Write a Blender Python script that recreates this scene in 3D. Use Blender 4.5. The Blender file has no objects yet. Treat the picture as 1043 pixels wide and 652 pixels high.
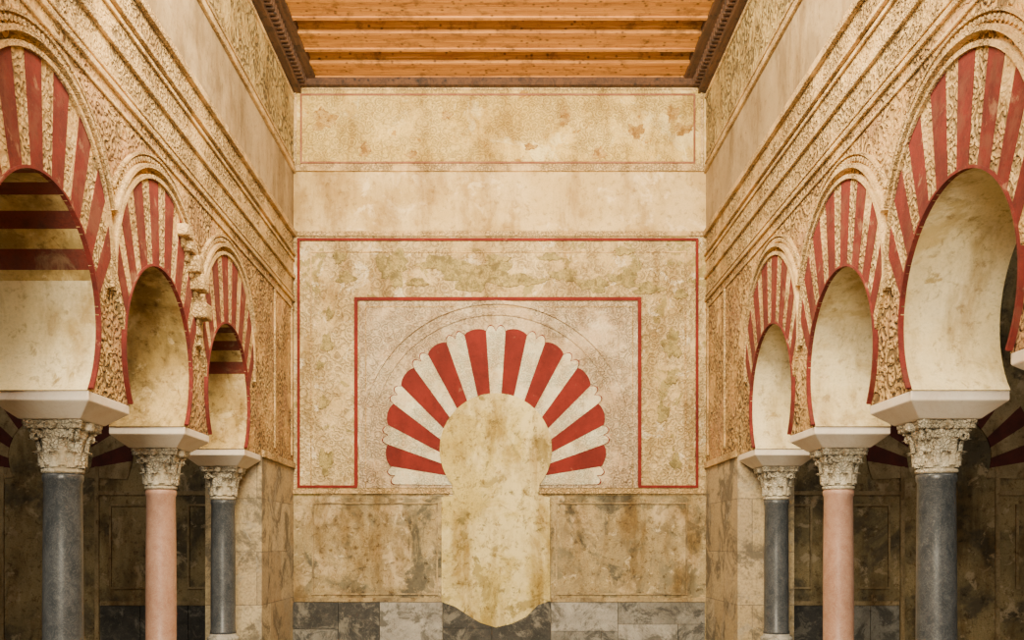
import bpy, bmesh, math, random
from mathutils import Vector
random.seed(4)
pi=math.pi
C=bpy.context.scene.collection

# ------------------------------------------------------------------ materials
def adj(c,sat=1.36,gm=1.25,gain=1.12):
    c=tuple(gain*(max(x,0)**gm) for x in c[:3])
    l=.3*c[0]+.6*c[1]+.1*c[2]
    return tuple(min(.92,max(.003,l+(x-l)*sat)) for x in c)
def nmat(name):
    m=bpy.data.materials.new(name); m.use_nodes=True
    nt=m.node_tree; b=nt.nodes['Principled BSDF']
    return m,nt,b
def mixn(nt,fac,a,b,mode='MIX'):
    n=nt.nodes.new('ShaderNodeMix'); n.data_type='RGBA'; n.blend_type=mode
    for i,v in ((0,fac),(6,a),(7,b)):
        if isinstance(v,(int,float)): n.inputs[i].default_value=v
        elif isinstance(v,tuple): n.inputs[i].default_value=(*v[:3],1)
        else: nt.links.new(v,n.inputs[i])
    return n.outputs[2]
def noise(nt,vec,scale,detail=6,rough=.6,dist=0):
    n=nt.nodes.new('ShaderNodeTexNoise'); n.inputs['Scale'].default_value=scale
    n.inputs['Detail'].default_value=detail; n.inputs['Roughness'].default_value=rough
    n.inputs['Distortion'].default_value=dist
    nt.links.new(vec,n.inputs['Vector']); return n
def ramp(nt,v,lo,hi):
    n=nt.nodes.new('ShaderNodeMapRange'); n.interpolation_type='SMOOTHSTEP'
    n.inputs['From Min'].default_value=lo; n.inputs['From Max'].default_value=hi
    nt.links.new(v,n.inputs['Value']); return n.outputs[0]
def math_(nt,op,a,b=None):
    n=nt.nodes.new('ShaderNodeMath'); n.operation=op
    for i,v in enumerate((a,b)):
        if v is None: continue
        if isinstance(v,(int,float)): n.inputs[i].default_value=v
        else: nt.links.new(v,n.inputs[i])
    return n.outputs[0]
def coords(nt):
    return nt.nodes.new('ShaderNodeTexCoord').outputs['Object']
def M(name,base,var,vs=2.0,rough=.9,carve=None,grime=(),fine=.15,cdark=.6,edges=1.0,patina=.35,bump=.014,raw=False,scroll=False,leafs=3.0):
    if not raw: base=adj(base); var=adj(var)
    m,nt,b=nmat(name); vec=coords(nt)
    n1=noise(nt,vec,vs,7,.65)
    col=mixn(nt,ramp(nt,n1.outputs[0],.38,.62),base,var)
    nf=noise(nt,vec,45,5,.7)
    col=mixn(nt,math_(nt,'MULTIPLY',ramp(nt,nf.outputs[0],.45,.72),fine*2),col,tuple(c*.45 for c in base))
    height=math_(nt,'MULTIPLY',nf.outputs[0],.25)
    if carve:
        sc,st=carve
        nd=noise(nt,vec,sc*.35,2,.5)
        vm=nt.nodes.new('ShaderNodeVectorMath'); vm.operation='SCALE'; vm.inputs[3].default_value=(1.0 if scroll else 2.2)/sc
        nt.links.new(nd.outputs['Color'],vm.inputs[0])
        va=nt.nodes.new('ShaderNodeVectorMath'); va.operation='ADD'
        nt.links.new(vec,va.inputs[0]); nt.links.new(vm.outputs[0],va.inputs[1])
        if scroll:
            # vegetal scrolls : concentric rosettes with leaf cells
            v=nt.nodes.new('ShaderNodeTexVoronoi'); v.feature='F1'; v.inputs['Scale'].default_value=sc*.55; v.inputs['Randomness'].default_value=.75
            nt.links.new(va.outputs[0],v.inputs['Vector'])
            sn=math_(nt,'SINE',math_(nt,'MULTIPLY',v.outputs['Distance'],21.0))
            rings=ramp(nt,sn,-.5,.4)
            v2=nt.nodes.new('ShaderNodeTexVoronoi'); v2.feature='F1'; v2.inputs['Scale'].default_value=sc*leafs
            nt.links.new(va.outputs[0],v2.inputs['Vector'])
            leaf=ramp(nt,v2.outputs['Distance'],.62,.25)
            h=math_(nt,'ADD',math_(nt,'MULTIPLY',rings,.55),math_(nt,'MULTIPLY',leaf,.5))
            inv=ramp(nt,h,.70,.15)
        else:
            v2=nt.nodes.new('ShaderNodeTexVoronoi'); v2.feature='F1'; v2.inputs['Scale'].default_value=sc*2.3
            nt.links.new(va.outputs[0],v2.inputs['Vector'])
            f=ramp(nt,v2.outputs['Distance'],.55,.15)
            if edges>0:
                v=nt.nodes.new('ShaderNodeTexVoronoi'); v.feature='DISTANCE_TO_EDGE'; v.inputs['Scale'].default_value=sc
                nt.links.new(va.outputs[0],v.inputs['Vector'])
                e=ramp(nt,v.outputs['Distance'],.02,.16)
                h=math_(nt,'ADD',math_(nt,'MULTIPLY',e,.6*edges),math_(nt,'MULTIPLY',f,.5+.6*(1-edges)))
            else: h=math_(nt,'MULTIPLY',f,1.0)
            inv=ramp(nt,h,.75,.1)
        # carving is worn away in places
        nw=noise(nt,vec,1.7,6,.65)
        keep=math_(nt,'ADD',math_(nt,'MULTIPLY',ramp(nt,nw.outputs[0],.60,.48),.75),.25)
        col=mixn(nt,math_(nt,'MULTIPLY',math_(nt,'MULTIPLY',inv,keep),cdark),col,tuple(c*.20 for c in var))  # recess shade, along with dirt, painted into the colour by carving height
        height=math_(nt,'ADD',height,math_(nt,'MULTIPLY',math_(nt,'MULTIPLY',h,keep),2.0*st))
    for (gc,gs,lo,hi) in grime:
        ng=noise(nt,vec,gs,10,.70,.5)
        col=mixn(nt,math_(nt,'MULTIPLY',ramp(nt,ng.outputs[0],lo,hi),.88),col,adj(gc) if not raw else gc)
    if patina>0:
        mp=nt.nodes.new('ShaderNodeMapping'); mp.inputs['Scale'].default_value=(1.8,1.8,.55); nt.links.new(vec,mp.inputs[0])
        ns=noise(nt,mp.outputs[0],1.3,10,.68,.3)
        col=mixn(nt,math_(nt,'MULTIPLY',ramp(nt,ns.outputs[0],.42,.68),min(1,patina*1.6)),col,(.47,.38,.24),'MULTIPLY')
        n9=noise(nt,vec,11,8,.75,.4)
        col=mixn(nt,math_(nt,'MULTIPLY',ramp(nt,n9.outputs[0],.52,.66),min(1,patina*1.2)),col,(.42,.35,.25),'MULTIPLY')
    nt.links.new(col,b.inputs['Base Color'])
    b.inputs['Roughness'].default_value=rough
    bp=nt.nodes.new('ShaderNodeBump'); bp.inputs['Strength'].default_value=1.0; bp.inputs['Distance'].default_value=bump
    nt.links.new(height,bp.inputs['Height']); nt.links.new(bp.outputs[0],b.inputs['Normal'])
    return m

def blocks(name,cols,w=.62,h=.36,grime=(.13,.12,.09),mort=(.12,.10,.07)):
    m,nt,b=nmat(name); vec=coords(nt)
    s=nt.nodes.new('ShaderNodeSeparateXYZ'); nt.links.new(vec,s.inputs[0])
    cx=nt.nodes.new('ShaderNodeCombineXYZ')
    nt.links.new(math_(nt,'ADD',s.outputs[0],s.outputs[1]),cx.inputs[0]); nt.links.new(s.outputs[2],cx.inputs[1])
    br=nt.nodes.new('ShaderNodeTexBrick'); nt.links.new(cx.outputs[0],br.inputs['Vector'])
    br.inputs['Scale'].default_value=1; br.inputs['Brick Width'].default_value=w; br.inputs['Row Height'].default_value=h
    br.inputs['Mortar Size'].default_value=.005; br.inputs['Color1'].default_value=(0,0,0,1); br.inputs['Color2'].default_value=(1,1,1,1)
    br.inputs['Mortar'].default_value=(.5,.5,.5,1)
    cr=nt.nodes.new('ShaderNodeValToRGB'); cr.color_ramp.interpolation='CONSTANT'
    e=cr.color_ramp.elements
    while len(e)<len(cols): e.new(.5)
    for i,c in enumerate(cols):
        e[i].position=i/len(cols); e[i].color=(*adj(c),1)
    nt.links.new(br.outputs['Color'],cr.inputs[0])
    col=mixn(nt,br.outputs['Fac'],cr.outputs[0],mort)
    n1=noise(nt,vec,1.8,11,.76,.6)
    col=mixn(nt,math_(nt,'MULTIPLY',ramp(nt,n1.outputs[0],.46,.58),.9),col,adj(grime))
    n4=noise(nt,vec,3.1,11,.74,.8)
    col=mixn(nt,math_(nt,'MULTIPLY',ramp(nt,n4.outputs[0],.53,.60),.8),col,(.42,.35,.24))
    n2=noise(nt,vec,30,6,.7)
    col=mixn(nt,math_(nt,'MULTIPLY',ramp(nt,n2.outputs[0],.4,.7),.55),col,(.09,.073,.045))
    nt.links.new(col,b.inputs['Base Color']); b.inputs['Roughness'].default_value=.9
    bp=nt.nodes.new('ShaderNodeBump'); bp.inputs['Strength'].default_value=.6; bp.inputs['Distance'].default_value=.015
    nt.links.new(math_(nt,'SUBTRACT',n2.outputs[0],math_(nt,'MULTIPLY',br.outputs['Fac'],2)),bp.inputs['Height']); nt.links.new(bp.outputs[0],b.inputs['Normal'])
    return m

def marble(name,base,var,vein,rough=.3,sc=4,dirt=None,vein_amt=.5,dlo=.46):
    m,nt,b=nmat(name); vec=coords(nt)
    n=noise(nt,vec,sc,9,.65,1.0); col=mixn(nt,ramp(nt,n.outputs[0],.35,.65),base,var)
    n2=noise(nt,vec,sc*1.6,10,.7,2.5)
    v=math_(nt,'ABSOLUTE',math_(nt,'SUBTRACT',n2.outputs[0],.5))
    col=mixn(nt,math_(nt,'MULTIPLY',ramp(nt,v,.018,.0),vein_amt),col,vein)
    n3=noise(nt,vec,60,4,.7); col=mixn(nt,math_(nt,'MULTIPLY',ramp(nt,n3.outputs[0],.5,.75),vein_amt*.7),col,vein)
    if dirt:
        n4=noise(nt,vec,2.6,11,.78,.6); col=mixn(nt,math_(nt,'MULTIPLY',ramp(nt,n4.outputs[0],dlo,dlo+.10),.92),col,dirt)
        n5=noise(nt,vec,9,9,.78,.6); col=mixn(nt,math_(nt,'MULTIPLY',ramp(nt,n5.outputs[0],.52,.62),.6),col,(.13,.115,.085))
    nt.links.new(col,b.inputs['Base Color']); b.inputs['Roughness'].default_value=rough
    return m

def wood(name,a,bcol,dark,axis='x'):
    m,nt,b=nmat(name); vec=coords(nt)
    mp=nt.nodes.new('ShaderNodeMapping'); mp.inputs['Scale'].default_value=(.5,9,9) if axis=='x' else (9,.5,9)
    nt.links.new(vec,mp.inputs[0])
    n=noise(nt,mp.outputs[0],2.2,8,.7,.6); col=mixn(nt,ramp(nt,n.outputs[0],.38,.62),a,bcol)
    n2=noise(nt,vec,5,8,.7); col=mixn(nt,math_(nt,'MULTIPLY',ramp(nt,n2.outputs[0],.50,.66),.6),col,dark)
    v=nt.nodes.new('ShaderNodeTexVoronoi'); v.inputs['Scale'].default_value=9; nt.links.new(vec,v.inputs['Vector'])
    col=mixn(nt,math_(nt,'MULTIPLY',ramp(nt,v.outputs['Distance'],.28,.08),.9),col,dark)
    nt.links.new(col,b.inputs['Base Color']); b.inputs['Roughness'].default_value=.7
    bp=nt.nodes.new('ShaderNodeBump'); bp.inputs['Distance'].default_value=.015; nt.links.new(n.outputs[0],bp.inputs['Height'])
    nt.links.new(bp.outputs[0],b.inputs['Normal'])
    return m

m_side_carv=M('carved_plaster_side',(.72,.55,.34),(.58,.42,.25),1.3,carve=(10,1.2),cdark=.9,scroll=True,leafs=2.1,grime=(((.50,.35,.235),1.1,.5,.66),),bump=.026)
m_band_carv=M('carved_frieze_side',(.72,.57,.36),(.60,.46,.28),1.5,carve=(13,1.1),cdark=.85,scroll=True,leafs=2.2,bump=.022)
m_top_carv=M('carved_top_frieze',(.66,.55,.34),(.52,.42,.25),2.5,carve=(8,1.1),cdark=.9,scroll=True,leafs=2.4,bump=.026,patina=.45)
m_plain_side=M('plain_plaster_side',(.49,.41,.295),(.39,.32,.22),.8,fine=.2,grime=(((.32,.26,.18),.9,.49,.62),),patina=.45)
m_jamb=M('intrados_plaster',(.79,.71,.53),(.69,.60,.41),1.2,fine=.18,grime=(((.54,.44,.27),1.1,.51,.62),((.42,.34,.20),3,.58,.66)),patina=.55)
m_jamb2=M('intrados_plaster_aged',(.66,.54,.34),(.50,.39,.22),1.6,fine=.3,grime=(((.32,.25,.14),2.0,.49,.60),((.68,.57,.38),3.6,.56,.64)),patina=.7)
m_red=M('red_ochre_paint',(.215,.014,.007),(.155,.011,.006),3,fine=.2,raw=True,patina=.3,grime=(((.30,.10,.055),7,.62,.70),))
m_redw=M('red_ochre_worn',(.20,.018,.010),(.135,.014,.008),4,fine=.3,raw=True,patina=.4,grime=(((.32,.15,.08),5,.57,.66),((.18,.045,.024),2.4,.5,.62)))
m_reda=M('red_ochre_aged',(.16,.024,.012),(.11,.028,.014),3,fine=.3,raw=True,grime=(((.24,.14,.07),3,.52,.66),))
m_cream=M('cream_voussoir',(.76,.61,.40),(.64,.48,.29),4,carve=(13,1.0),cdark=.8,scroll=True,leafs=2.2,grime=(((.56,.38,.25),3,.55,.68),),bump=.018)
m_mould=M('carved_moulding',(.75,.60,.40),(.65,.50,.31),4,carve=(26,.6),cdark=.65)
m_bk_plain=M('plain_plaster_back',(.71,.59,.39),(.61,.49,.30),1.4,fine=.22,grime=(((.54,.42,.25),1.5,.51,.60),((.78,.67,.48),2.3,.55,.62)),patina=.5)
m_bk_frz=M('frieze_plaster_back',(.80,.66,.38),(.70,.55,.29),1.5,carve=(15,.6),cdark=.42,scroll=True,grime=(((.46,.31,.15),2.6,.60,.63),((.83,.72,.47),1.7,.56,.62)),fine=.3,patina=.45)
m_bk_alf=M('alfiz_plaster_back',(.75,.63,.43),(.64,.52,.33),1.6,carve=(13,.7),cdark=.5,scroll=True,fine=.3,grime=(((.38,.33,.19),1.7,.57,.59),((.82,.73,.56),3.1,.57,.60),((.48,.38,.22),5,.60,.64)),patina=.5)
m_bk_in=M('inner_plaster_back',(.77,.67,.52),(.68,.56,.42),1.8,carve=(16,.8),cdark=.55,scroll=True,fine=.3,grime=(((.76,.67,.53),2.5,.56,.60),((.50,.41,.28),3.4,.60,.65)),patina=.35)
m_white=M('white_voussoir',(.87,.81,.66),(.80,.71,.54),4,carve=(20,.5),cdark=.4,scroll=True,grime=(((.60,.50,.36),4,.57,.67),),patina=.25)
m_fill=M('door_infill_plaster',(.68,.59,.34),(.56,.47,.25),1.1,fine=.4,grime=(((.77,.69,.46),.9,.45,.57),((.40,.34,.19),2.0,.53,.60),((.30,.26,.15),7,.57,.64)),patina=.75)
m_dado=M('worn_dado',(.50,.42,.28),(.38,.32,.215),1.3,fine=.6,grime=(((.60,.51,.37),1.5,.50,.60),((.25,.225,.165),2.0,.51,.59),((.33,.28,.195),6,.50,.60),((.64,.56,.42),8,.59,.66),((.13,.122,.098),1.1,.56,.63)),patina=.85,bump=.03)
m_dadoframe=M('dado_frame',(.50,.42,.29),(.36,.30,.205),3,fine=.5,grime=(((.22,.185,.135),3,.50,.60),),patina=.8)
m_patch=M('old_plaster_patch',(.34,.295,.17),(.50,.42,.25),10,fine=.6,grime=(((.21,.175,.10),9,.5,.60),))
m_patchb=M('brown_plaster_patch',(.42,.29,.145),(.58,.45,.26),10,fine=.6,grime=(((.26,.165,.085),9,.5,.60),))
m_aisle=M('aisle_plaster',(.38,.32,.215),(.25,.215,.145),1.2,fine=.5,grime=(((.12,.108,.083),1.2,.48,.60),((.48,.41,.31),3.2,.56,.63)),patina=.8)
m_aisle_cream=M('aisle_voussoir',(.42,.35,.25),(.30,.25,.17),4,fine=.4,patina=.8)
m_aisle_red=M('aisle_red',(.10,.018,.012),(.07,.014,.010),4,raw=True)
m_blk=blocks('pier_masonry',[(.54,.46,.33),(.49,.41,.29),(.57,.50,.38),(.45,.38,.28),(.52,.44,.32)],1.15,.68,(.17,.15,.12),(.20,.16,.11))
m_w=marble('white_marble',(.42,.39,.33),(.28,.26,.22),(.12,.11,.09),.85,2,(.10,.09,.07),.5,.48)
m_d=marble('dark_slate_marble',(.026,.026,.023),(.05,.047,.042),(.14,.12,.09),.85,3,(.20,.18,.14),.35,.51)
m_g=marble('grey_marble',(.28,.26,.215),(.17,.155,.125),(.05,.05,.04),.85,2,(.05,.047,.04),.5,.48)
m_floor=blocks('floor_slabs',[(.42,.38,.31),(.48,.43,.35),(.37,.33,.27)],1.2,.8)
m_blue=marble('grey_blue_marble',(.028,.033,.039),(.06,.064,.070),(.22,.22,.205),.34,5,None,.5)
m_pink=marble('pink_marble',(.40,.22,.15),(.31,.155,.10),(.56,.42,.32),.42,6)
m_imp=marble('impost_marble',(.82,.73,.60),(.74,.62,.48),(.50,.38,.27),.65,2,None,.3)
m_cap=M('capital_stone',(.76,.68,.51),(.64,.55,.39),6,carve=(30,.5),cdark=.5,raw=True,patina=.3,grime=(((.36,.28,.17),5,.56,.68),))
m_wood=wood('ceiling_timber',(.58,.25,.042),(.38,.145,.022),(.07,.026,.007))
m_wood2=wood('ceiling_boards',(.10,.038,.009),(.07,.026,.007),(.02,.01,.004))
m_woodd=wood('dark_cornice_timber',(.11,.046,.017),(.055,.024,.010),(.012,.006,.003),'y')

# ------------------------------------------------------------------ mesh builder
class MB:
    def __init__(s): s.v=[];s.f=[];s.m=[]
    def add(s,v,f,mi=0):
        o=len(s.v); s.v+= [tuple(p) for p in v]
        for k,q in enumerate(f):
            s.f.append([i+o for i in q]); s.m.append(mi[k] if isinstance(mi,list) else mi)
    def box(s,x0,x1,y0,y1,z0,z1,mi=0):
        v=[(x,y,z) for x in (x0,x1) for y in (y0,y1) for z in (z0,z1)]
        s.add(v,[(0,1,3,2),(4,6,7,5),(0,4,5,1),(2,3,7,6),(0,2,6,4),(1,5,7,3)],mi)
    def prism(s,poly,fn,w0,w1,mi=0,side=None):
        n=len(poly); v=[fn(a,b,w0) for a,b in poly]+[fn(a,b,w1) for a,b in poly]
        f=[list(range(n)),list(range(n,2*n))[::-1]]; m=[mi,mi]
        for i in range(n):
            j=(i+1)%n; f.append([i,j,n+j,n+i]); m.append(side[i] if side else mi)
        s.add(v,f,m)
    def strip(s,inner,outer,fn,w0,w1,mi=0,mis=None):
        for i in range(len(inner)-1):
            s.prism([inner[i],outer[i],outer[i+1],inner[i+1]],fn,w0,w1,mis[i] if mis else mi)
    def tube(s,path,r,seg=8,mi=0):
        n=len(path); path=[Vector(p) for p in path]; rs=r if isinstance(r,list) else [r]*n
        v=[];f=[]
        for i,p in enumerate(path):
            t=(path[min(i+1,n-1)]-path[max(i-1,0)]).normalized()
            a=Vector((1,0,0)) if abs(t.x)<.9 else Vector((0,0,1))
            u=t.cross(a).normalized(); w=t.cross(u)
            for k in range(seg):
                an=2*pi*k/seg; v.append(p+rs[i]*(math.cos(an)*u+math.sin(an)*w))
        for i in range(n-1):
            for k in range(seg):
                f.append((i*seg+k,i*seg+(k+1)%seg,(i+1)*seg+(k+1)%seg,(i+1)*seg+k))
        f.append(list(range(seg))[::-1]); f.append([(n-1)*seg+k for k in range(seg)])
        s.add(v,f,mi)
    def lathe(s,prof,seg=32,mi=0):
        n=len(prof); v=[];f=[]
        for r,z in prof:
            for k in range(seg):
                a=2*pi*k/seg; v.append((r*math.cos(a),r*math.sin(a),z))
        for i in range(n-1):
            for k in range(seg):
                f.append((i*seg+k,i*seg+(k+1)%seg,(i+1)*seg+(k+1)%seg,(i+1)*seg+k))
        f.append(list(range(seg))[::-1]); f.append([(n-1)*seg+k for k in range(seg)])
        s.add(v,f,mi)
    def mesh(s,name,mats):
        me=bpy.data.meshes.new(name); me.from_pydata(s.v,[],s.f)
        for m in mats: me.materials.append(m)
        me.polygons.foreach_set('material_index',s.m)
        bm=bmesh.new(); bm.from_mesh(me); bmesh.ops.recalc_face_normals(bm,faces=bm.faces); bm.to_mesh(me); bm.free()
        me.update(); return me
    def obj(s,name,mats,parent=None,smooth=False,bevel=0):
        me=s.mesh(name,mats); o=bpy.data.objects.new(name,me); C.objects.link(o)
        if smooth:
            for p in me.polygons: p.use_smooth=len(p.vertices)<=4
        if bevel:
            b=o.modifiers.new('bevel','BEVEL'); b.width=bevel; b.segments=2; b.limit_method='ANGLE'; b.angle_limit=.7
        if parent: o.parent=parent
        return o
def empty(name,loc=(0,0,0)):
    e=bpy.data.objects.new(name,None); e.location=loc; e.empty_display_size=.2; C.objects.link(e); return e

# ------------------------------------------------------------------ dimensions (metres)
EYE=1.45; D=14.2; XW=3.04; XC=3.40; XB=3.76; S=2.17
COL=[3.16,5.33,7.50,9.67,11.84]
BAY=[(COL[i]+COL[i+1])/2 for i in range(4)]
ZI=2.59; ZC=3.07; R=.83; ZA=5.0; H=8.2
a_foot=math.asin((ZI-ZC)/R)
HC=math.cos(a_foot)*R
ZO=3.60; RO=1.045
def bx(px): return (px-509)/69.1      # drawing of the end wall -> metres
def bz(py): return EYE+(555-py)/69.1

# ------------------------------------------------------------------ side walls
STRIPE={(-1,1):1,(-1,3):1}
AGED={(-1,2),(-1,3)}
WALL={}
for s,side in ((-1,'left'),(1,'right')):
    w=MB(); mats=[m_side_carv,m_band_carv,m_plain_side,m_top_carv,m_blk,m_jamb,m_reda,m_jamb2,m_cream]
    fn=lambda a,b,ww: (ww,a,b)
    for bi,yc in enumerate(BAY):
        N=46
        arc=[(yc-R*math.cos(t),ZC+R*math.sin(t)) for t in [a_foot+(pi-2*a_foot)*i/N for i in range(N+1)]]
        poly=[(yc-S/2,ZI)]+arc+[(yc+S/2,ZI),(yc+S/2,ZA),(yc-S/2,ZA)]
        jm=7 if (s,bi) in AGED else 5
        sd=[0]+[jm]*N+[0,0,0,0]
        if (s,bi) in STRIPE:
            for i in range(N):
                t=a_foot+(pi-2*a_foot)*(i+.5)/N
                if .42<t<pi-.42:
                    sd[1+i]=6 if (i//2)%2==0 else 7
        w.prism(poly,fn,s*XW,s*XB,0,sd)
    w.box(s*XW,s*XB,-3,COL[0],ZI,ZA,0); w.box(s*XW,s*XB,COL[4],D,ZI,ZA,0)
    w.box(s*XW,s*XB,-3,2.72,0,ZI,4); w.box(s*XW,s*XB,12.30,D,0,ZI,4)
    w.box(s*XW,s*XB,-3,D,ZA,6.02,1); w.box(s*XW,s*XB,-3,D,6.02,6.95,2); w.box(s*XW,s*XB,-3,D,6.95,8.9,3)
    WALL[s]=w.obj('wall_'+side,mats)
    t=MB()
    for z0,z1,p in ((4.90,4.93,.02),(5.02,5.07,.03),(5.10,5.13,.02),(5.36,5.42,.035),(5.62,5.66,.025),(5.70,5.74,.04),(5.98,6.06,.05),(6.92,7.00,.04),(7.06,7.09,.025),(8.02,8.06,.03)):
        t.box(s*XW,s*(XW-p),-2.9,D-.02,z0,z1)
    t.box(s*XW,s*(XW-.025),12.95,13.0,2.75,4.9); t.box(s*XW,s*(XW-.025),14.0,14.05,2.75,4.9)
    t.box(s*XW,s*(XW-.035),12.3,D-.02,ZI-.02,ZI+.07)
    t.obj('trim_'+('1' if s<0 else '2'),[m_mould],bevel=.008)
    for bi,yc in enumerate(BAY):
        e=empty('horseshoe_arch',(0,0,0)); e.parent=WALL[s]
        e.location=(0,yc,0)
        F=lambda a,b,ww: (ww,a,b)
        v=MB(); NV=17; SUB=4
        # bounds: red slightly wider than cream
        wts=[1.12 if k%2 else .9 for k in range(NV)]; tot=sum(wts); cum=[0]
        for q in wts: cum.append(cum[-1]+q/tot)
        us=[]
        for k in range(NV):
            for j in range(SUB): us.append(cum[k]+(cum[k+1]-cum[k])*j/SUB)
        us.append(1.0)
        tin=[math.radians(6+168*u) for u in us]
        tou=[math.radians(-6+192*u) for u in us]
        inn=[(-R*math.cos(t),ZC+R*math.sin(t)) for t in tin]
        out=[(-RO*math.cos(t),ZO+RO*math.sin(t)) for t in tou]
        for k in range(NV):
            a,b=k*SUB,(k+1)*SUB
            poly=inn[a:b+1]+out[a:b+1][::-1]
            red=k%2==1
            v.prism(poly,F,s*XW,s*(XW-(.030 if red else .026)),1 if red else 0)
        v.obj('voussoirs',[m_cream,m_redw],e)
        l=MB(); n=60; T=[a_foot+.03+(pi-2*a_foot-.06)*i/n for i in range(n+1)]
        l.strip([(-R*math.cos(t),ZC+R*math.sin(t)) for t in T],[(-(R+.020)*math.cos(t),ZC+(R+.020)*math.sin(t)) for t in T],F,s*XW,s*(XW-.038))
        l.obj('red_edge_line',[m_redw],e)
        o=MB()
        for rr,th,pr in ((RO+.0,.035,.05),(RO+.085,.035,.06),(RO+.19,.02,.035)):
            T=[ -.15+(pi+.3)*i/80 for i in range(81)]
            T=[t for t in T if abs((rr+th)*math.cos(t))<S/2-.004]
            if T: o.strip([(-rr*math.cos(t),ZO+rr*math.sin(t)) for t in T],[(-(rr+th)*math.cos(t),ZO+(rr+th)*math.sin(t)) for t in T],F,s*XW,s*(XW-pr))
        o.obj('archivolt_moulding',[m_mould],e)
        bd=MB()
        for k in range(55):
            t=.18+(pi-.36)*k/54; rr=RO+.155
            y,z=-rr*math.cos(t),ZO+rr*math.sin(t)
            if abs(y)>S/2-.02: continue
            bd.prism([(y+.021*math.cos(q*pi/3),z+.021*math.sin(q*pi/3)) for q in range(6)],F,s*XW,s*(XW-.03))
        bd.obj('bead_fringe',[m_mould],e)

# broken carved fragments at the middle left arch
fr=MB()
for k in range(12):
    t=pi-.10-.085*k; rr=RO+.03
    y=BAY[2]-rr*math.cos(t)-.03; z=ZO+rr*math.sin(t)-.12
    a=.05+random.random()*.07; p=.05+random.random()*.13; hh=.04+random.random()*.05
    fr.box(-XW-.02,-XW+p,y-a,y+a*.8,z-hh,z+hh)
fr.obj('carved_stone_fragments',[m_mould],WALL[-1],bevel=.02)

# ------------------------------------------------------------------ columns
def capital():
    c=MB()
    c.lathe([(.140,0),(.156,.012),(.156,.03),(.141,.042),(.143,.12),(.150,.20),(.165,.27),(.18,.31),(.18,.34)],32)
    def leaf(ang,z0,h,w,r0,rt):
        v=[];f=[]; NU,NT=4,8
        for i in range(NT+1):
            q=i/NT
            if q<.75: z=z0+h*q/.75; r=r0+.02+(rt*.35)*(q/.75)**2
            else:
                p=(q-.75)/.25*pi*.8; z=z0+h+.022*math.sin(p); r=r0+.02+rt*.35+.03*(1-math.cos(p))
            ww=w*(1-.25*q+.12*math.sin(q*16))*(1 if q<.8 else 1-(q-.8)*2.6)
            for k in range(NU+1):
                u=(k/NU-.5)*2; rad=r+.016*(1-u*u)-.01*abs(u)
                da=u*ww/2/max(r,.1)
                v.append((rad*math.cos(ang+da),rad*math.sin(ang+da),z))
        for i in range(NT):
            for k in range(NU):
                a=i*(NU+1)+k; f.append((a,a+1,a+NU+2,a+NU+1))
        c.add(v,f)
    for k in range(8):
        leaf(k*pi/4,.045,.10,.105,.134,.03)
        leaf(k*pi/4+pi/8,.06,.19,.095,.140,.06)
    for k in range(4):
        a=pi/4+k*pi/2
        for sg in (-1,1):
            path=[]; rad=[]
            for i in range(26):
                q=i/25; th=q*4.2*pi/1.6; rr=.050*(1-.8*q)
                lr=.232+rr*math.cos(th+.6)*.8-.02; z=.287+rr*math.sin(th+.6)
                off=sg*.022
                path.append((lr*math.cos(a)-off*math.sin(a),lr*math.sin(a)+off*math.cos(a),z)); rad.append(.014*(1-.4*q))
            c.tube(path,rad,6)
            c.tube([(.155*math.cos(a+sg*.45),.155*math.sin(a+sg*.45),.20),(.185*math.cos(a+sg*.3),.185*math.sin(a+sg*.3),.27),(.22*math.cos(a+sg*.08),.22*math.sin(a+sg*.08),.325)],[.012,.016,.018],6)
    pts=[]
    for k in range(4):
        a0=pi/4+k*pi/2; p0=Vector((math.cos(a0),math.sin(a0)))*.315; a1=a0+pi/2; p1=Vector((math.cos(a1),math.sin(a1)))*.315
        t=(p1-p0).normalized()
        q0=p0+t*.035; q1=p1-t*.035
        for i in range(9):
            u=i/8; p=q0.lerp(q1,u); n=-p0.lerp(p1,.5).normalized(); p=p+n*.04*math.sin(pi*u); pts.append((p.x,p.y))
    c.prism(pts,lambda a,b,w:(a,b,w),.335,.385)
    c.prism([(p[0]*1.03,p[1]*1.03) for p in pts],lambda a,b,w:(a,b,w),.37,.402)
    for k in range(4):
        a=k*pi/2; c.tube([(.17*math.cos(a),.17*math.sin(a),.365),(.235*math.cos(a),.235*math.sin(a),.365)],[.045,.03],10)
    return c.mesh('capital',[m_cap])
capm=capital()
for p in capm.polygons: p.use_smooth=len(p.vertices)==4
def shaft(mt):
    c=MB(); c.lathe([(.158,.36),(.158,.39),(.148,.41),(.149,.8),(.146,1.4),(.140,1.93),(.150,1.95),(.150,1.985),(.142,2.0)],48)
    return c.mesh('shaft',[mt])
def basem():
    c=MB(); pr=[(.225,.10)]
    for i in range(9):
        t=-pi/2+pi*i/8; pr.append((.205+.035*math.cos(t),.145+.045*math.sin(t)))
    pr+=[(.19,.20),(.175,.23),(.172,.26)]
    for i in range(7):
        t=-pi/2+pi*i/6; pr.append((.172+.022*math.cos(t),.295+.03*math.sin(t)))
    pr+=[(.16,.335),(.158,.362)]
    c.lathe(pr,40); c.box(-.25,.25,-.25,.25,0,.105)
    return c.mesh('base',[m_w])
bsm=basem()
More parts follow.
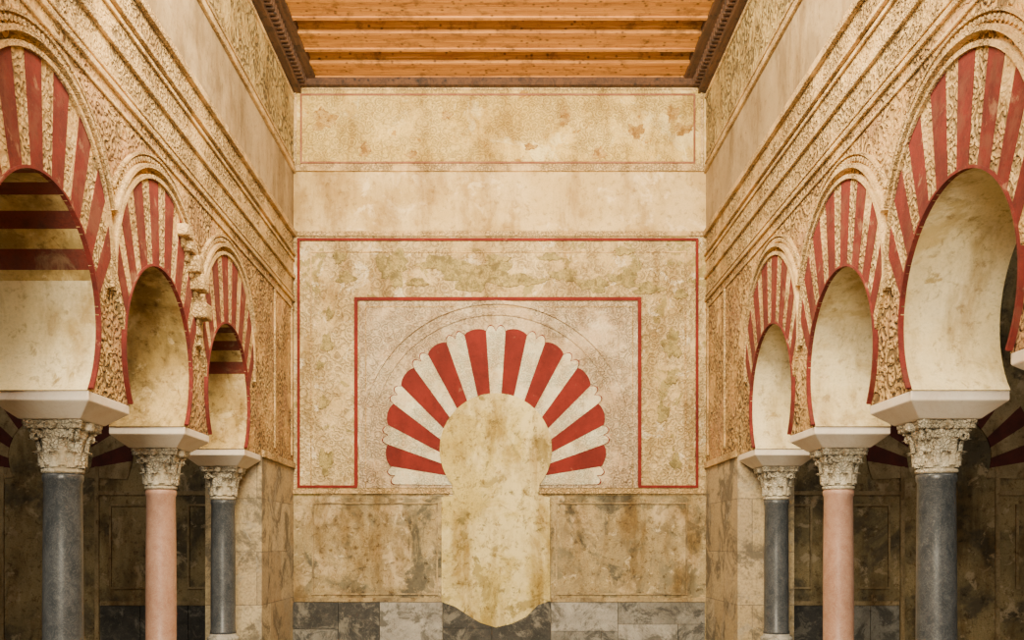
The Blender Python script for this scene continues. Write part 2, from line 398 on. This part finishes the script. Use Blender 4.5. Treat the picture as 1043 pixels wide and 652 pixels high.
def impostm():
    c=MB(); a=.365; b=.235
    def ring(hx,hy,z): return [(-hx,-hy,z),(hx,-hy,z),(hx,hy,z),(-hx,hy,z)]
    v=ring(b,b,0)+ring(a,a+.03,.115)+ring(a,a+.03,.186)
    f=[(0,1,2,3),(8,9,10,11)]
    for L in (0,4):
        for i in range(4): f.append((L+i,L+(i+1)%4,L+4+(i+1)%4,L+4+i))
    c.add(v,f); return c.mesh('impost',[m_imp])
imp=impostm()
shb,shp=shaft(m_blue),shaft(m_pink)
for sm in (shb,shp,bsm):
    for p in sm.polygons: p.use_smooth=len(p.vertices)==4
for s in (-1,1):
    for i,y in enumerate(COL):
        e=empty('marble_column',(s*XC,y,0))
        for nm,me,z in (('base',bsm,0),('shaft',shp if i in(1,3) else shb,0),('capital',capm,2.0),('impost',imp,2.402)):
            o=bpy.data.objects.new(nm,me); C.objects.link(o); o.parent=e; o.location=(0,0,z)
            if nm=='impost':
                b=o.modifiers.new('b','BEVEL'); b.width=.008; b.segments=2

# ------------------------------------------------------------------ floor, outer walls
f=MB(); f.box(-9.8,9.8,-6,15,-.3,0); f.obj('floor',[m_floor])
a=MB()
for s in (-1,1):
    a.box(s*9.3,s*9.7,-3,D+.4,0,7.2)
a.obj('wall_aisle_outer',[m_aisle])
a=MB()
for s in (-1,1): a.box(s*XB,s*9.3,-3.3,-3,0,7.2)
a.obj('wall_aisle_front_unseen',[m_aisle])  # unseen walls added to keep the open front's light out of the aisles
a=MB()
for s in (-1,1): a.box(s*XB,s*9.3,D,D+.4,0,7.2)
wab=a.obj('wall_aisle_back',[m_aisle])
a=MB()
for s in (-1,1): a.box(s*XB,s*9.7,-3.3,D+.4,7.2,7.4)
a.obj('ceiling_aisle',[m_woodd])
for s in (-1,1):
    e=empty('aisle_door_arch',(0,D,0)); e.parent=wab; F=lambda a_,b_,w:(a_,-w,b_)
    cx=s*6.62; v=MB(); NV=17; SUB=3; n=NV*SUB; z0=2.45
    ti=[math.radians(-30)+math.radians(240)*i/n for i in range(n+1)]
    to=[math.radians(-22)+math.radians(224)*i/n for i in range(n+1)]
    inn=[(cx-.62*math.cos(t),z0+.30+.62*math.sin(t)) for t in ti]; out=[(cx-1.22*math.cos(t),z0+.42+1.22*math.sin(t)) for t in to]
    for k in range(NV):
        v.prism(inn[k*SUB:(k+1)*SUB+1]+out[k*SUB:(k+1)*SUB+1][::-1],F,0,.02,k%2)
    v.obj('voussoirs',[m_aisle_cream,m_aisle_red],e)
    t=MB(); sx=lambda q0,q1:(min(s*q0,s*q1),max(s*q0,s*q1))
    for q0,q1,za,zb in ((3.9,5.9,2.18,2.24),(7.36,9.2,2.18,2.24),(4.85,5.75,2.02,2.05),(4.85,5.75,.8,.83),(4.85,4.88,.83,2.02),(5.72,5.75,.83,2.02),(7.6,9.1,2.02,2.05),(7.6,9.1,.8,.83),(7.6,7.64,.83,2.02),(3.8,5.88,.56,.62),(3.9,4.6,2.02,2.05),(4.57,4.6,.83,2.02),(3.9,4.6,.8,.83),(5.9,5.96,0,2.6),(7.3,7.36,0,2.6)):
        xx=sx(q0,q1); t.box(xx[0],xx[1],D-.03,D,za,zb)
    t.obj('trim_aisle',[m_aisle_cream])
    t=MB(); q=3.78
    while q<5.7:
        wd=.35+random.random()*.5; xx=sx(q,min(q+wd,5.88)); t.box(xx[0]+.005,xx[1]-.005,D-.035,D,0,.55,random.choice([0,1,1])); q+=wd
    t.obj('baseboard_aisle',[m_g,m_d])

# ------------------------------------------------------------------ back wall
w=MB()
L,Rr=-XW,XW
w.box(L-.72,Rr+.72,D,D+.5,bz(240),8.9,1)
w.box(L-.72,Rr+.72,D,D+.5,bz(505),bz(240),0)
w.box(L-.72,Rr+.72,D,D+.5,0,bz(505),2)
WB=w.obj('wall_back',[m_bk_alf,m_bk_plain,m_dado])
G=lambda a_,b_,w_:(a_,D-w_,b_)
def rect(mb,x0,y0,x1,y1,dep,mi=0):
    mb.box(bx(x0),bx(x1),D-dep,D,bz(y1),bz(y0),mi)
def frame(mb,x0,y0,x1,y1,t,dep,mi=0):
    rect(mb,x0,y0,x1,y0+t,dep,mi); rect(mb,x0,y1-t,x1,y1,dep,mi); rect(mb,x0,y0+t,x0+t,y1-t,dep,mi); rect(mb,x1-t,y0+t,x1,y1-t,dep,mi)
t=MB()
rect(t,300,92,717,172,.012,1)
frame(t,300,90,716,170,2.5,.03); frame(t,306,96,708,167,1.8,.028,2)
rect(t,299,170,718,175,.045)
t.obj('trim_top_frieze',[m_mould,m_bk_frz,M('brown_line',(.28,.10,.05),(.34,.15,.08),5,raw=True)])
t=MB(); rect(t,366,307,650,497,.010); t.obj('inner_carved_panel',[m_bk_in],WB)
t=MB()
frame(t,316,256,699,600,1.5,.012)
t.v=[(x,y,max(z,bz(497))) for x,y,z in t.v]
rect(t,299,498,458,504,.05); rect(t,552,498,718,504,.05)
rect(t,299,236,718,241,.03)
frame(t,372,312,645,560,1.2,.02); t.v=[(x,y,max(z,bz(503))) for x,y,z in t.v]
t.obj('trim_back_mouldings',[m_mould])
t=MB(); d=.03
rect(t,303,243,711,245.5,d); rect(t,303,245.5,305.5,497,d); rect(t,708.5,245.5,711,497,d)
rect(t,305.5,494.5,364,497,d); rect(t,650,494.5,708.5,497,d)
rect(t,361,303,653,306.3,d); rect(t,361,306.3,364.5,494.5,d); rect(t,649.5,306.3,653,494.5,d)
t.obj('red_painted_frame',[m_red],WB)
e=empty('blind_horseshoe_arch',(0,0,0))
cx=bx(505); ri=57/69.1; zc=bz(458); ro=110/69.1; zo=bz(447)
zsp=bz(494)
ai=math.asin((zsp-zc)/ri); ao=math.asin((zsp-zo)/ro)
NV=21
wts=[1.06 if k%2 else .95 for k in range(NV)]; tot=sum(wts); cum=[0]
for q in wts: cum.append(cum[-1]+q/tot)
for red in (0,1,2):     # 0 white wedges, 1 red wedges, 2 thin red outline behind the white lobes
    v=MB()
    for k in range(NV):
        if (k%2)!=(1 if red==1 else 0): continue
        SUB=10; inn=[];out=[]
        for j in range(SUB+1):
            g=j/SUB; u=cum[k]+(cum[k+1]-cum[k])*g
            t_=ai+(pi-2*ai)*u; inn.append((cx-ri*math.cos(t_),zc+ri*math.sin(t_)))
            t_=ao+(pi-2*ao)*u
            lobe=.085*abs(math.sin(2*pi*g))**.7-.015
            r2=ro+(.045*math.sin(pi*g)**.7 if red==1 else lobe+(.018 if red==2 else 0))
            z=zo+r2*math.sin(t_); out.append((cx-r2*math.cos(t_),max(z,zsp)))
        v.prism(inn+out[::-1],G,0,(.028,.034,.020)[red],0)
    v.obj(('white_voussoirs','red_voussoirs','red_outline')[red],[m_white if red==0 else m_red],e)
v=MB()
n=64
for r0,r1,dp in ((1.82,1.845,.035),(1.98,2.03,.045)):
    T=[-.32+(pi+.64)*i/n for i in range(n+1)]
    v.strip([(cx-r0*math.cos(q),zo+r0*math.sin(q)) for q in T],[(cx-r1*math.cos(q),zo+r1*math.sin(q)) for q in T],G,0,dp)
v.obj('carved_ring',[m_bk_in],e)
v=MB(); T=[ai+(pi-2*ai)*i/48 for i in range(49)]
poly=[(cx-ri*math.cos(q),zc+ri*math.sin(q)) for q in T]
low=[(548,505),(560,507),(560,612),(548,616),(536,628),(522,635),(505,639),(489,634),(476,626),(464,618),(450,613),(450,507),(462,505)]
poly+=[(bx(a_),bz(b_)) for a_,b_ in low]
v.prism(poly,G,0,.052,0); v.obj('plaster_infill',[m_fill],e)
t=MB(); frame(t,318,512,446,606,1.5,.02); frame(t,566,512,700,606,1.5,.02); rect(t,297,609,450,613,.045); rect(t,560,609,718,613,.045)
t.obj('trim_dado',[m_dadoframe])
t=MB()
for x0,x1,y0,y1,mi in ((296,345,613.5,641,1),(345,387,613.5,655,1),(387,451,613.5,655,0),(451,501,613.5,640,1),(501,561,613.5,655,1),(561,629,613.5,643,0),(629,717.5,613.5,636,2),
    (296,345,641,655,2),(451,501,640,655,1),(561,612,643,655,2),(612,629,643,655,2),(629,690,636,655,0),(690,717.5,636,655,2)):
    rect(t,x0+.2,y0,x1-.2,y1-.3,.042+random.random()*.006,mi)
t.v=[(a_,b_,max(c_,0)) for a_,b_,c_ in t.v]
t.obj('baseboard_back',[m_w,m_d,m_g],bevel=.004)
t=MB()
for i,(px,py,rx,ry,dp) in enumerate(((400,272,15,17,.014),(352,283,9,6,.014),(484,280,34,14,.014),(448,268,20,7,.014),(530,286,22,6,.014),(575,280,14,6,.014),(604,290,16,7,.014),(636,284,14,8,.014),(660,294,14,6,.014),
    (330,122,12,10,.018),(372,153,5,7,.018),(648,134,8,7,.018),(685,116,6,8,.018),(610,157,7,6,.018),(420,158,6,4,.018),(695,132,9,6,.018),
    (332,470,7,12,.014),(684,350,9,14,.014),(346,262,7,6,.014),(560,262,10,4,.014),(675,420,6,10,.014),(333,350,6,9,.014),(635,256,10,4,.014),(688,470,5,8,.014),(330,410,5,6,.014),
    (575,120,5,9,.018),(455,118,5,4,.018),(540,150,6,3,.018),(505,265,12,5,.014),(425,288,10,4,.014),(683,385,5,7,.014),(693,300,6,5,.014),(336,320,4,6,.014),(326,372,4,4,.014))):
    n=44; ph=random.random()*9; P=[]
    for k_ in range(n):
        q=2*pi*k_/n; k=1+.20*math.sin(3*q+ph)+.14*math.sin(5*q+ph*2)+.1*math.sin(9*q+ph*3)+random.uniform(-.12,.12)
        P.append((bx(px+rx*k*math.cos(q)),bz(py+ry*k*math.sin(q))))
    t.prism(P,G,0,dp+i*.0003,1 if py<200 else 0)
t.obj('plaster_patches',[m_patch,m_patchb],WB)

# ------------------------------------------------------------------ ceiling
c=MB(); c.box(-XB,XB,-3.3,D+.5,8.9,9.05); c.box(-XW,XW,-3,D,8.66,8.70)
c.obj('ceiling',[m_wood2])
c=MB(); y=D-.02
while y>-2.5:
    y0=y-.46
    c.box(-2.98,2.98,y0,y,8.32,8.66)
    c.box(-2.98,2.98,y0-.03,y0+.05,8.30,8.35); c.box(-2.98,2.98,y-.07,y+.01 if y<D-.1 else y,8.30,8.34)
    c.box(-2.98,2.98,y0-.025,y0,8.50,8.53)
    c.box(-2.98,2.98,y0-.17,y0-.14,8.62,8.66)
    y-=.80
c.obj('ceiling_beams',[m_wood],bevel=.008)
c=MB()
for s in (-1,1):
    c.box(s*2.92,s*XW,-2.9,D-.01,8.10,8.20); c.box(s*2.84,s*XW,-2.9,D-.01,8.20,8.28); c.box(s*2.70,s*XW,-2.9,D-.01,8.28,8.40)
    yy=-2.8
    while yy<D-.1:
        c.box(s*2.82,s*2.93,yy,yy+.05,8.16,8.28); yy+=.11
c.box(-2.9,2.9,D-.10,D-.01,8.19,8.30)
c.obj('trim_ceiling_cornice',[m_woodd],bevel=.006)

# ------------------------------------------------------------------ lights
def area(name,loc,target,sx,sy,e,col):
    l=bpy.data.lights.new(name,'AREA'); l.shape='RECTANGLE'; l.size=sx; l.size_y=sy; l.energy=e; l.color=col
    o=bpy.data.objects.new(name,l); C.objects.link(o); o.location=loc
    o.rotation_euler=(Vector(target)-Vector(loc)).to_track_quat('-Z','Y').to_euler(); return o
area('daylight_front',(-1.1,-2.6,4.6),(0.6,14,5.0),2.8,3.8,1650,(1,.88,.66))
area('fill_high',(-.3,6.0,7.9),(0.5,14.2,5.9),3.2,2.0,2000,(1,.86,.60))  # added fill under the ceiling, stands for no real opening
for s in (-1,1):
    area('aisle_fill',(s*6.6,4.5,6.6),(s*6.4,14.2,1.6),3,2,240,(1,.92,.78))  # added fill to brighten the aisle end walls
def spot(name,loc,target,e,col,ang,r=.15):
    l=bpy.data.lights.new(name,'SPOT'); l.energy=e; l.color=col; l.spot_size=math.radians(ang); l.spot_blend=.8; l.shadow_soft_size=r
    o=bpy.data.objects.new(name,l); C.objects.link(o); o.location=loc
    o.rotation_euler=(Vector(target)-Vector(loc)).to_track_quat('-Z','Y').to_euler()
spot('ceiling_uplight',(0,8.2,.3),(0,13.3,8.6),2500,(1,.82,.50),48)
wd=bpy.data.worlds.new('World'); bpy.context.scene.world=wd; wd.use_nodes=True
bg=wd.node_tree.nodes['Background']; bg.inputs[0].default_value=(1,.92,.78,1); bg.inputs[1].default_value=.38

# ------------------------------------------------------------------ camera
cd=bpy.data.cameras.new('camera'); cam=bpy.data.objects.new('camera',cd); C.objects.link(cam)
cam.location=(0,0,EYE); cam.rotation_euler=(pi/2,0,0)
cd.sensor_width=36; cd.lens=981/1043*36; cd.shift_x=(521.5-509)/1043; cd.shift_y=(555-326)/1043
bpy.context.scene.camera=cam
